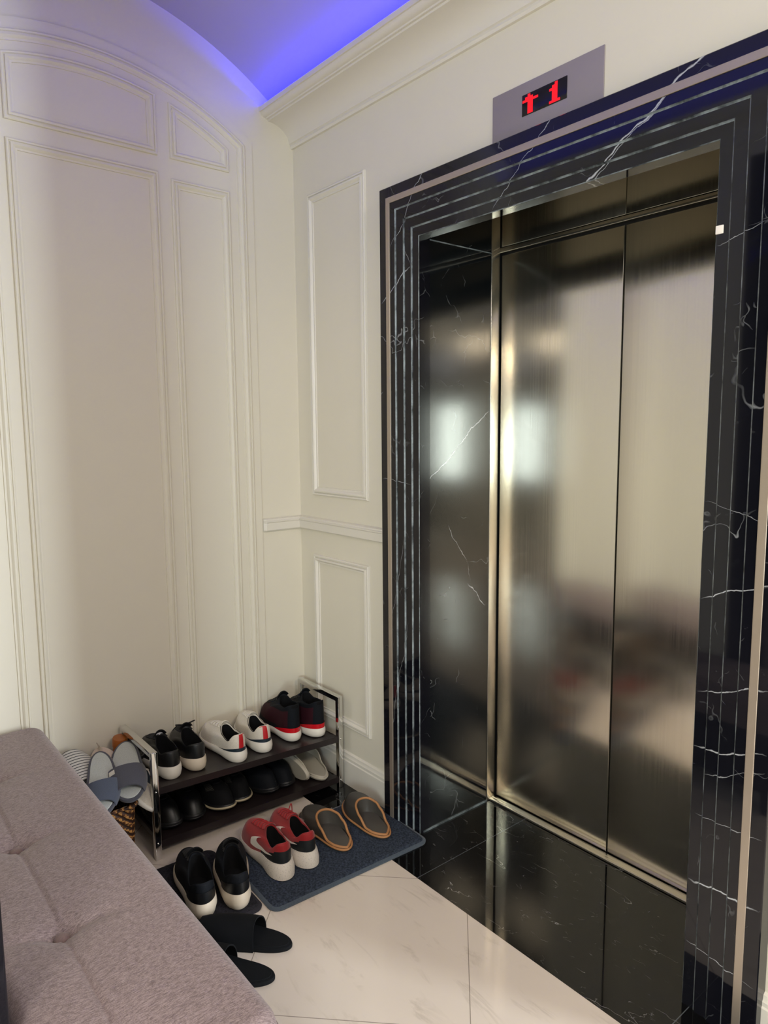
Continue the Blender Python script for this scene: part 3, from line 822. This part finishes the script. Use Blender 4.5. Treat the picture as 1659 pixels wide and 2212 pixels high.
# 2. white knit sneakers with red heel stripe
def white_sneaker(side, label):
    root = empty('sneaker', label, 'shoe', group=GT)
    q = Last(L=.285, W=.051, side=side, sole=((0, .040), (.35, .030), (1, .024)), oz=((0, .098), (.28, .070), (.7, .076), (1, .098)), toe_h=.044, heel_x=.012, ow=.037, throat=.50, flare=.004)
    m = MB(); q.solem(m); m.build('sole', M['rubber_white'], root)
    m = MB(); q.upper(m); u = m.build('upper', M['white_knit'], root)
    m = MB(); q.lining(m); m.build('lining', M['black_lining'], root)
    m = MB(); m.tube([q.open(2*PI*i/72, 1.0, .0015) for i in range(10, 63)], .0016, 0, 6); m.build('collar_piping', M['black_lining'], u)
    m = MB(); q.tongue(m, .014, .004, .019); t = m.build('tongue', M['white_knit'], root)
    m = MB(); c = q._tongue[5]; m.add([c[2]+Vector((-.0055, 0, -.004)), c[6]+Vector((-.0055, 0, -.004)), q._tongue[3][6]+Vector((-.0055, 0, -.003)), q._tongue[3][2]+Vector((-.0055, 0, -.003))], [(0, 1, 2, 3)]); m.build('tongue_label', M['navy_patch'], t, smooth=False)
    m = MB(); q.laces(m, 4, .0022, .55, .93, .55, bow=False); m.build('laces', M['lace_white'], root)
    m = MB(); q.decal(m, [(-side*.07+a, .98) for a in th_range(-.16, .16, 5)], [(-side*.02+a, .04) for a in th_range(-.16, .16, 5)], n=12, off=.0016)
    q.decal(m, [(-side*.07-side*a, .985) for a in th_range(.12, .42, 4)], [(-side*.07-side*a, .90) for a in th_range(.12, .42, 4)], n=3, off=.0016)
    m.build('heel_stripe', M['red_patch'], u)
    m = MB(); q.decal(m, [(a, .16*max(.05, 1-(a/1.5)**2)) for a in th_range(-1.45, 1.45, 30)], [(a, 0.0) for a in th_range(-1.45, 1.45, 30)], n=3, off=.0019); m.build('heel_band', M['navy_patch'], u)
    return root
r = white_sneaker(1, 'white knit sneaker with red heel stripe, nearer the black sneakers on the top shelf'); heading(r, -2.186, 1.132, shelf_z(0, 1.13), .02)
r = white_sneaker(-1, 'white knit sneaker with red heel stripe, nearer the maroon sneakers on the top shelf'); heading(r, -2.205, 1.245, shelf_z(0, 1.245), .13)

# 3. maroon and black high sneakers
def maroon_sneaker(side, label):
    root = empty('sneaker', label, 'shoe', group=GT)
    q = Last(L=.275, W=.052, side=side, sole=((0, .036), (.35, .028), (1, .024)), oz=((0, .142), (.3, .128), (.7, .128), (1, .150)), toe_h=.050, heel_x=.008, ow=.038, throat=.44)
    m = MB(); q.solem(m); m.build('sole', M['rubber_white'], root)
    m = MB()
    q.upper(m, lambda th, u: 1 if (u < .62 and .55 < min(th, 2*PI-th) < 3.2 and u > .12) else 0); u = m.build('upper', [M['navy_black'], M['maroon_mesh']], root)
    m = MB(); q.lining(m); m.build('lining', M['black_lining'], root)
    m = MB(); q.tongue(m, .018, .004, .022); m.build('tongue', M['navy_black'], root)
    m = MB(); q.laces(m, 5, .002, .45, .9, .6, bow=False); m.build('laces', M['lace_black'], root)
    m = MB(); q.decal(m, [(a, .12*(1-(a/1.45)**4)) for a in th_range(-1.35, 1.35, 30)], [(a, .0) for a in th_range(-1.35, 1.35, 30)], n=3, off=.0022); m.build('heel_band', M['red_gloss'], u)
    m = MB(); q.decal(m, [(a, .98) for a in th_range(-.28, .28, 6)], [(a, .72) for a in th_range(-.28, .28, 6)], n=4, off=.002); m.build('pull_tab', M['black_lining'], u)
    return root
r = maroon_sneaker(1, 'black and maroon high sneaker with red heel band, between its twin and the white pair'); heading(r, -2.225, 1.385, shelf_z(0, 1.385), .10)
r = maroon_sneaker(-1, 'black and maroon high sneaker with red heel band, beside the far end frame'); heading(r, -2.205, 1.490, shelf_z(0, 1.49), .0)

# 4. black sneakers with cream soles on the charcoal mat
def mat_sneaker(side, label):
    root = empty('sneaker', label, 'shoe', group=GM)
    q = Last(L=.300, W=.054, side=side, sole=((0, .052), (.35, .036), (1, .024)), oz=((0, .108), (.3, .085), (.7, .094), (1, .118)), toe_h=.046, heel_x=.010, ow=.041, throat=.54, flare=.003)
    m = MB(); q.solem(m, ((-.012, 0), (-.003, .15), (.003, .5), (.002, .8), (-.001, 1.0))); m.build('sole', M['rubber_cream'], root)
    m = MB(); q.upper(m); u = m.build('upper', M['navy_black'], root)
    m = MB(); q.lining(m); m.build('lining', M['black_lining'], root)
    m = MB(); q.tongue(m, .024, .006, .024); m.build('tongue', M['black_knit'], root)
    m = MB(); q.laces(m, 5, .002, .5, .96, .6, bow=False); m.build('laces', M['lace_black'], root)
    m = MB(); q.decal(m, [(a, .42-.1*(a/1.1)**2) for a in th_range(-1.1, 1.1, 20)], [(a, .0) for a in th_range(-1.1, 1.1, 20)], n=4, off=.002); m.build('heel_counter', M['black_leather'], u)
    return root
r = mat_sneaker(1, 'black sneaker with cream sole on the charcoal mat, nearer to the bench'); heading(r, -1.785, .792, .0105, .27)
r = mat_sneaker(-1, 'black sneaker with cream sole on the charcoal mat, beside the red sneakers'); heading(r, -1.758, .890, .0105, .33)

# 5. red running shoes
def red_sneaker(side, label):
    root = empty('sneaker', label, 'shoe', group=GM)
    q = Last(L=.300, W=.054, side=side, sole=((0, .052), (.3, .046), (.6, .030), (1, .022)), oz=((0, .112), (.3, .086), (.7, .094), (1, .114)), toe_h=.046, heel_x=.012, ow=.034, throat=.46, flare=.014, spring=.016)
    m = MB(); q.solem(m, ((-.010, 0), (-.001, .08), (.003, .4), (.002, .8), (-.001, 1.0))); m.build('sole', M['rubber_speck'], root)
    m = MB(); q.upper(m, lambda th, u: 1 if (u < .46-.38*min(1, (min(th, 2*PI-th)/1.7)**2) and min(th, 2*PI-th) < 1.35) else 0); u = m.build('upper', [M['red_knit'], M['black_band']], root)
    m = MB(); q.lining(m); m.build('lining', M['black_lining'], root)
    m = MB(); q.tongue(m, .012, .006, .020); t = m.build('tongue', M['red_knit'], root)
    T = q._tongue; m = MB(); o_ = Vector((-.0052, 0, -.001))
    m.add([T[4][3]+o_, T[4][5]+o_, T[5][5]+o_, T[5][3]+o_], [(0, 1, 2, 3)]); m.build('tongue_mark', M['logo_white'], t, smooth=False)
    m = MB(); q.laces(m, 5, .0022, .5, .93, .55, bow=False)
    p = q.at(PI, .93, .004)
    if side < 0: m.tube([p+Vector((-.010*math.sin(PI*j/12), .016*(j/12)-.008, .038*math.sin(PI*j/12))) for j in range(13)], .0018, 0, 6)
    m.build('laces', M['red_lace'], root)
    # swoosh on both flanks: (theta, u) for upper and lower edges, tail towards the heel
    for sg in (1, -1):
        m = MB(); top, bot = [], []
        keyT = [(.66, .155), (.85, .20), (1.15, .235), (1.45, .26), (1.62, .32), (1.74, .44), (1.80, .58)]
        keyB = [(.66, .150), (.85, .145), (1.15, .10), (1.45, .05), (1.74, .08), (1.87, .28), (1.805, .58)]
        for k in range(len(keyT)-1):
            for j in range(4):
                f = j/4
                top.append((keyT[k][0]+(keyT[k+1][0]-keyT[k][0])*f, keyT[k][1]+(keyT[k+1][1]-keyT[k][1])*f))
                bot.append((keyB[k][0]+(keyB[k+1][0]-keyB[k][0])*f, keyB[k][1]+(keyB[k+1][1]-keyB[k][1])*f))
        top.append(keyT[-1]); bot.append(keyB[-1])
        if sg < 0: top = [(-a, u_) for a, u_ in top]; bot = [(-a, u_) for a, u_ in bot]
        top = [(a, u_*1.25+.10) for a, u_ in top]; bot = [(a, u_*1.25+.10) for a, u_ in bot]
        q.decal(m, top, bot, n=3, off=.0026); m.build('side_logo', M['logo_white'], u)
    return root
r = red_sneaker(1, 'red running shoe with white tick logo and speckled white sole, nearer to the black sneakers'); heading(r, -1.800, 1.072, .0105, .13)
r = red_sneaker(-1, 'red running shoe with raised lace loop, nearer to the tan edged slippers'); heading(r, -1.800, 1.168, .0105, .10)

# 6. closed-toe slippers (mules)
def mule(side, label, mu, min_, mp, L=.290, W=.059, group=None, arch=.066, throat=.60, pip=.0042, soleh=.012):
    root = empty('slipper', label, 'slipper', group=group)
    A2 = [(0, .80), (.3, .80), (.68, 1.0), (.85, 1.0), (1, .95)]
    q = Last(L=L, W=W, side=side, sole=((0, soleh), (1, soleh)), oz=((0, soleh+.002), (.35, soleh+.006), (.6, soleh+.032), (.8, arch*.88), (1, arch)), toe_h=.036, heel_x=.004, throat=throat, ow=W*.86, spring=.004, A=A2, cap=2.6)
    # opening hugs the heel outline
    def opn(th, sc_=1.0, dz=0.0):
        c = math.cos(th); uu = (1-c)/2; x0 = .004; x1 = throat*L; x = (x0+x1)/2-c*(x1-x0)/2*sc_
        ho = W*interp(A2, x/L)*math.sqrt(max(0, 1-abs(2*x/L-1)**2.6))
        hw = min(ho-.001, W*.93)*math.sqrt(max(0, 1-abs(2*uu-1)**3.4))*(1-.25*max(0, uu-.5)*2)
        if uu < .5: hw = min(hw*1.08, max(ho-.0015, 0))
        t = x/L; yc = side*.012*t*t-side*.004*math.sin(PI*t)
        return Vector((x, math.copysign(max(hw, 0)*sc_, math.sin(th))+yc, interp(q.oz, uu)+dz))
    q.open = opn
    m = MB(); q.solem(m, ((-.003, 0), (0, .3), (.001, .7), (0, 1.0))); so = m.build('sole', mu, root)
    m = MB(); N = 72
    rows = [[q.surf(2*PI*i/N, k/14) for i in range(N)] for k in range(15)]
    m.grid(rows, 0, True); m.build('upper', mu, root)
    m = MB(); rows = []
    for (a, k) in ((.985, 0), (.975, .4), (.97, .8), (.95, 1.0)):
        ring = []
        for i in range(N):
            p = opn(2*PI*i/N, a); p.z = (p.z-.001)*(1-k)+(soleh+.004)*k; ring.append(p)
        rows.append(ring)
    m.grid(rows, 0, True)
    # insole reaching forward under the vamp
    ins = [Vector((q.out(2*PI*i/N, -.008)[0], q.out(2*PI*i/N, -.008)[1], soleh+.004)) for i in range(N)]
    m.cap(ins); m.build('insole', min_, root)
    if pip:
        m = MB(); m.tube([opn(2*PI*i/N, 1.0, .001) for i in range(N)], pip, 0, 8, True)
        m.tube([Vector((q.out(2*PI*i/N, .001)[0], q.out(2*PI*i/N, .001)[1], soleh-.002)) for i in range(N)], pip*.85, 0, 8, True)
        m.build('piping', mp, root)
    return root
r = mule(1, 'dark leather slipper with tan edging, beside the red sneakers', M['brown_leather'], M['brown_insole'], M['tan_piping'], group='tan edged slippers on the blue mat'); heading(r, -1.792, 1.305, .0105, .10)
r = mule(-1, 'dark leather slipper with tan edging, nearest to the marble surround', M['brown_leather'], M['brown_insole'], M['tan_piping'], group='tan edged slippers on the blue mat'); heading(r, -1.765, 1.452, .0105, .14)

# cream slippers on the lower shelf
r = mule(-1, 'cream slipper standing open towards the room at the right end of the lower shelf', M['slip_white'], M['slip_white_in'], M['slip_white'], L=.272, W=.056, group='cream slippers on the lower shelf', throat=.80, pip=.0026, arch=.052)
place(r, (-2.176, 1.480, shelf_z(1, 1.47)+.004), (-2.400, 1.488, shelf_z(1, 1.47)+.03))
r = mule(1, 'cream slipper lying on its side against the other, lower shelf', M['slip_white'], M['slip_white_in'], M['slip_white'], L=.272, W=.056, group='cream slippers on the lower shelf', throat=.80, pip=.0026, arch=.052)
place(r, (-2.180, 1.400, shelf_z(1, 1.42)+.042), (-2.44, 1.375, shelf_z(1, 1.42)+.070), math.radians(80))

# 7. dark shoes on the lower shelf, toes out
def low_shoe(kind, side, label):
    root = empty('shoe', label, 'shoe', group=GL)
    um = {'plain': 'black_leather', 'stripe': 'black_knit', 'clog': 'navy_black'}[kind]
    hgt = {'plain': .090, 'stripe': .088, 'clog': .080}[kind]
    q = Last(L=.272, W=.048, side=side, sole=((0, .028), (1, .022)), oz=((0, hgt), (.3, hgt-.016), (.7, hgt-.010), (1, hgt+.008)), toe_h=.042, heel_x=.014, ow=.030, throat=.46)
    m = MB(); q.solem(m); so = m.build('sole', M['rubber_black'], root)
    if kind == 'stripe':
        m = MB(); m.tube([Vector((q.out(PI*.62+PI*.76*i/30, .0026)[0], q.out(PI*.62+PI*.76*i/30, .0026)[1], .012+q.spring_z(q.out(PI*.62+PI*.76*i/30)[2]))) for i in range(31)], .0042, 0, 6); m.build('sole_edge', M['midsole_pale'], so)
    else:
        m = MB()
        for zz in (.010, .018): m.tube([Vector((q.out(PI*.5+PI*i/30, .0024)[0], q.out(PI*.5+PI*i/30, .0024)[1], zz+q.spring_z(q.out(PI*.5+PI*i/30)[2]))) for i in range(31)], .0016, 0, 6)
        m.build('sole_edge', M['rubber_black'], so)
    m = MB(); q.upper(m); u = m.build('upper', M[um], root)
    m = MB(); q.lining(m); m.build('lining', M['black_lining'], root)
    if kind != 'clog':
        m = MB(); q.tongue(m, .012, .004, .018); m.build('tongue', M['black_knit'], root)
        m = MB(); q.laces(m, 4, .002, .55, .93, .55, bow=False); m.build('laces', M['lace_black'], root)
    if kind == 'stripe':
        for sg in (1, -1):
          m = MB()
          for k in range(7):
            a = 2.10+.07*k
            q.decal(m, [(sg*a, .30+.05*j) for j in range(7)], [(sg*(a+.022), .30+.05*j) for j in range(7)], n=1, off=.0012)
          m.build('side_stripes', M['dim_stripe'], u)
    return root
for kind, side, x, y, a, lab in (('plain', 1, -2.205, .878, .05, 'plain black shoe, leftmost on the lower shelf beside the near end frame'),
                           ('plain', -1, -2.205, .978, .05, 'plain black shoe, second from the left on the lower shelf'),
                           ('stripe', 1, -2.197, 1.075, .05, 'black sneaker with pale toe edge, left one, middle of the lower shelf'),
                           ('stripe', -1, -2.212, 1.165, .02, 'black sneaker with pale toe edge, right one, middle of the lower shelf'),
                           ('clog', 1, -2.205, 1.262, .05, 'blue black slip-on shoe, left one, under the maroon sneakers'),
                           ('clog', -1, -2.210, 1.352, .0, 'blue black slip-on shoe next to the cream slippers')):
    r = low_shoe(kind, side, lab); L = .272
    hx_, hy_ = x-L*math.cos(a), y-L*math.sin(a)+.02
    place(r, (x-L, y, shelf_z(1, y)+.0), (x, y, shelf_z(1, y)+.0))

# 8. open slippers: pad, rim, strap
def slide(side, label, pad_top, rim_m, strap_m, L=.275, W=.050, s0=.44, s1=.80, group=None, h=.052, tagm=None, th=.012, name='slipper'):
    root = empty(name, label, 'slipper', group=group)
    A2 = [(0, .84), (.3, .84), (.68, 1.0), (.85, 1.0), (1, .97)]
    q = Last(L=L, W=W, side=side, sole=((0, th), (1, th)), spring=.002, A=A2, cap=2.5); N = 72
    rg = lambda o, z: [Vector((q.out(2*PI*i/N, o)[0], q.out(2*PI*i/N, o)[1], z)) for i in range(N)]
    m = MB(); rows = [rg(-.002, 0), rg(.0, .002), rg(.0005, th*.6), rg(-.001, th)]; m.grid(rows, 0, True); m.cap(rows[0]); m.grid([rows[-1], rg(-.006, th+.001)], 0, True); m.cap(rg(-.006, th+.001)); m.build('sole', rim_m, root)
    m = MB(); rows = [rg(-.008, th+.0008), rg(-.0095, th+.0025), rg(-.014, th+.003)]; m.grid(rows, 0, True); m.cap(rows[-1]); m.build('footbed', pad_top, root)
    m = MB(); nA, nS = 24, 10; outer, inner = [], []
    for k in range(nS+1):
        f = k/nS; ro, ri = [], []
        for j in range(nA+1):
            a = PI*j/nA; c = math.cos(a)
            dip = .020*(math.sin(a)**2)
            t = (s0+dip*1.5)*(1-f)+(s1-dip*1.2)*f
            hw = W*interp(A2, t)*math.sqrt(max(0, 1-abs(2*t-1)**2.5))
            yc = side*.012*t*t-side*.004*math.sin(PI*t)
            hh = h*(1-.22*f)
            sn = math.sin(a)**.75
            ro.append(Vector((t*L, yc+c*(hw+.004), .002+hh*sn))); ri.append(Vector((t*L, yc+c*(hw+.001), .003+(hh-.005)*sn)))
        outer.append(ro); inner.append(ri)
    m.grid(outer); m.grid(inner); m.grid([outer[0], inner[0]]); m.grid([outer[-1], inner[-1]])
    m.grid([[r_[0] for r_ in outer], [r_[0] for r_ in inner]]); m.grid([[r_[-1] for r_ in outer], [r_[-1] for r_ in inner]])
    st = m.build('strap', strap_m, root, angle=50)
    if tagm:
        m = MB(); k0 = 1; jj = 18 if side > 0 else 6
        pts = [outer[k0][jj-2], outer[k0][jj+1], outer[k0+2][jj+1], outer[k0+2][jj-2]]
        cc = sum(pts, Vector())/4; nn = (pts[1]-pts[0]).cross(pts[2]-pts[1]).normalized()
        if nn.z < 0: nn = -nn
        m.add([p+nn*.0015 for p in pts], [(0, 1, 2, 3)]); m.add([p+nn*.0008 for p in pts], [(3, 2, 1, 0)]); m.build('side_tag', tagm, st, smooth=False)
    return root
r = slide(1, 'black felt slide slipper on the tiles, farther one beside the charcoal mat', M['slide_black'], M['slide_black'], M['slide_black'], L=.280, W=.052, s0=.34, s1=.97, h=.066, group='black slides on the tiles'); 
place(r, (-1.548, .934, 0.0), (-1.548-.27*.80, .934-.27*.60, 0.0))
r = slide(-1, 'black felt slide slipper on the tiles, mostly hidden by the bench, closest to the camera', M['slide_black'], M['slide_black'], M['slide_black'], L=.280, W=.052, s0=.44, s1=.97, h=.068, group='black slides on the tiles'); 
place(r, (-1.478, .838, 0.0), (-1.478-.27*.78, .838-.27*.62, 0.0))

# ------------------------------------------------------------------ basket with slippers
bk = empty('basket', 'woven brown reed basket behind the bench, heaped with slippers', 'basket', (-2.315, .665, 0))
m = MB(); bh = .205
def bring(f, z, hx_=.120, hy_=.094, r=.03): return [(p[0]*f, p[1]*f, z) for p in rrect(hx_, hy_, r, 6)]
rows = [bring(.90, .0), bring(.92, .02), bring(.96, .10), bring(1.0, bh), bring(.96, bh), bring(.90, .10), bring(.86, .012)]
rows2 = []
for a, b_ in zip(rows, rows[1:]):
    for k in range(4): rows2.append([tuple(Vector(p).lerp(Vector(q_), k/4)) for p, q_ in zip(a, b_)])
rows2.append(rows[-1])
m.grid(rows2, 0, True); m.cap(rows[0]); m.cap(rows[-1]); m.build('body', M['weave'], bk, angle=60)
m = MB()
for ph in (0, PI):
    n = 160; base = rrect(.121, .095, .03, 38); n = len(base)
    m.tube([(p[0]+.004*math.cos(i*.55+ph), p[1]+.004*math.cos(i*.55+ph), bh+.004*math.sin(i*.55+ph)) for i, p in enumerate(base)], .005, 0, 6, True)
m.build('rim', M['weave'], bk)
GB = 'slippers heaped in the basket'
r = slide(1, 'grey open slipper with white side tag, beside the near end frame of the rack', M['grey_terry'], M['grey_felt'], M['grey_felt'], L=.280, W=.060, s0=.54, s1=.89, group=GB, h=.052, tagm=M['tag'])
place(r, (-2.395, .797, .330), (-2.145, .712, .246), math.radians(8))
r = slide(-1, 'grey open slipper with slate blue strap, half hidden behind the bench', M['grey_terry'], M['grey_felt'], M['slate_felt'], L=.272, W=.053, s0=.56, s1=.88, group=GB, h=.046)
place(r, (-2.375, .700, .330), (-2.115, .634, .228), math.radians(6))
r = slide(1, 'black and white striped slipper at the left end of the basket', M['striped'], M['grey_felt'], M['striped'], L=.255, W=.055, s0=.30, s1=.95, group=GB, h=.040)
place(r, (-2.25, .600, .206), (-2.462, .600, .290), math.radians(0))
r = slide(1, 'black and white striped slipper behind the slate blue strapped slipper', M['striped'], M['grey_felt'], M['striped'], L=.255, W=.055, s0=.30, s1=.95, group=GB, h=.040)
place(r, (-2.235, .628, .226), (-2.462, .640, .312), math.radians(-4))
r = mule(1, 'pale pink beige slipper lying behind the grey ones', M['beige_cloth'], M['beige_cloth'], M['beige_cloth'], L=.24, W=.050, group=GB, pip=.002, throat=.55)
place(r, (-2.25, .705, .205), (-2.476, .738, .292), math.radians(-4))
m = MB()   # folded pale cloth corner
N_ = 12; rows = []
for j in range(N_+1):
    rows.append([(-.06*(i/N_)+.06*(j/N_)*.2, .10*(i/N_-.5)*(1-j/N_), .085*(j/N_)+.006*math.sin(i*1.3)) for i in range(N_+1)])
back_ = [[(p[0]-.006, p[1], p[2]) for p in r_] for r_ in rows]
m.grid(rows); m.grid(back_); m.grid([[r_[0] for r_ in rows], [r_[0] for r_ in back_]]); m.grid([[r_[-1] for r_ in rows], [r_[-1] for r_ in back_]]); m.grid([rows[0], back_[0]])
o = m.build('folded_cloth', M['beige_cloth'], angle=60); o.location = (-2.385, .712, .255); tag(o, 'pale cloth with a pointed corner standing up behind the grey slippers', 'cloth')
# brown leather cylinder end
m = MB(); rr = [(.020, 0), (.024, .006), (.024, .050), (.026, .052), (.026, .078), (.024, .082), (.0, .083)]
rows = [[(r_*math.cos(2*PI*k/24), r_*math.sin(2*PI*k/24), z) for k in range(24)] for r_, z in rr]
m.grid(rows, 0, True); m.cap(rows[0]); o = m.build('bottle', M['brown_cap'], angle=35); o.location = (-2.440, .790, .262); o.rotation_euler = (0, math.radians(8), 0)
tag(o, 'glossy brown bottle top sticking up behind the slippers by the wall', 'bottle')
# black sandal between basket and rack
r = slide(1, 'black slipper lying on top of the heap next to the brown bottle top', M['black_leather'], M['rubber_black'], M['black_knit'], L=.16, W=.036, s0=.3, s1=.85, group=GB, h=.035)
place(r, (-2.315, .815, .292), (-2.455, .835, .305), math.radians(0))
# white navy and red sneaker leaning at the end frame
root = empty('sneaker', 'white sneaker with navy and red collar leaning behind the near end frame', 'shoe', group=GB)
q = Last(L=.27, W=.042, side=1, sole=((0, .024), (1, .018)), oz=((0, .072), (.3, .056), (.7, .064), (1, .078)), toe_h=.040, heel_x=.012, ow=.030, throat=.55)
m = MB(); q.solem(m); m.build('sole', M['rubber_white'], root)
m = MB(); q.upper(m, lambda th, u: (2 if (u > .35 and 5.0 > th > 4.2) else 1 if u > .5 and th > PI else 0)); m.build('upper', [M['white_knit'], M['navy_patch'], M['red_patch']], root)
m = MB(); q.lining(m); m.build('lining', M['grey_terry'], root)
place(root, (-2.435, .772, .262), (-2.195, .782, .170), math.radians(-38))
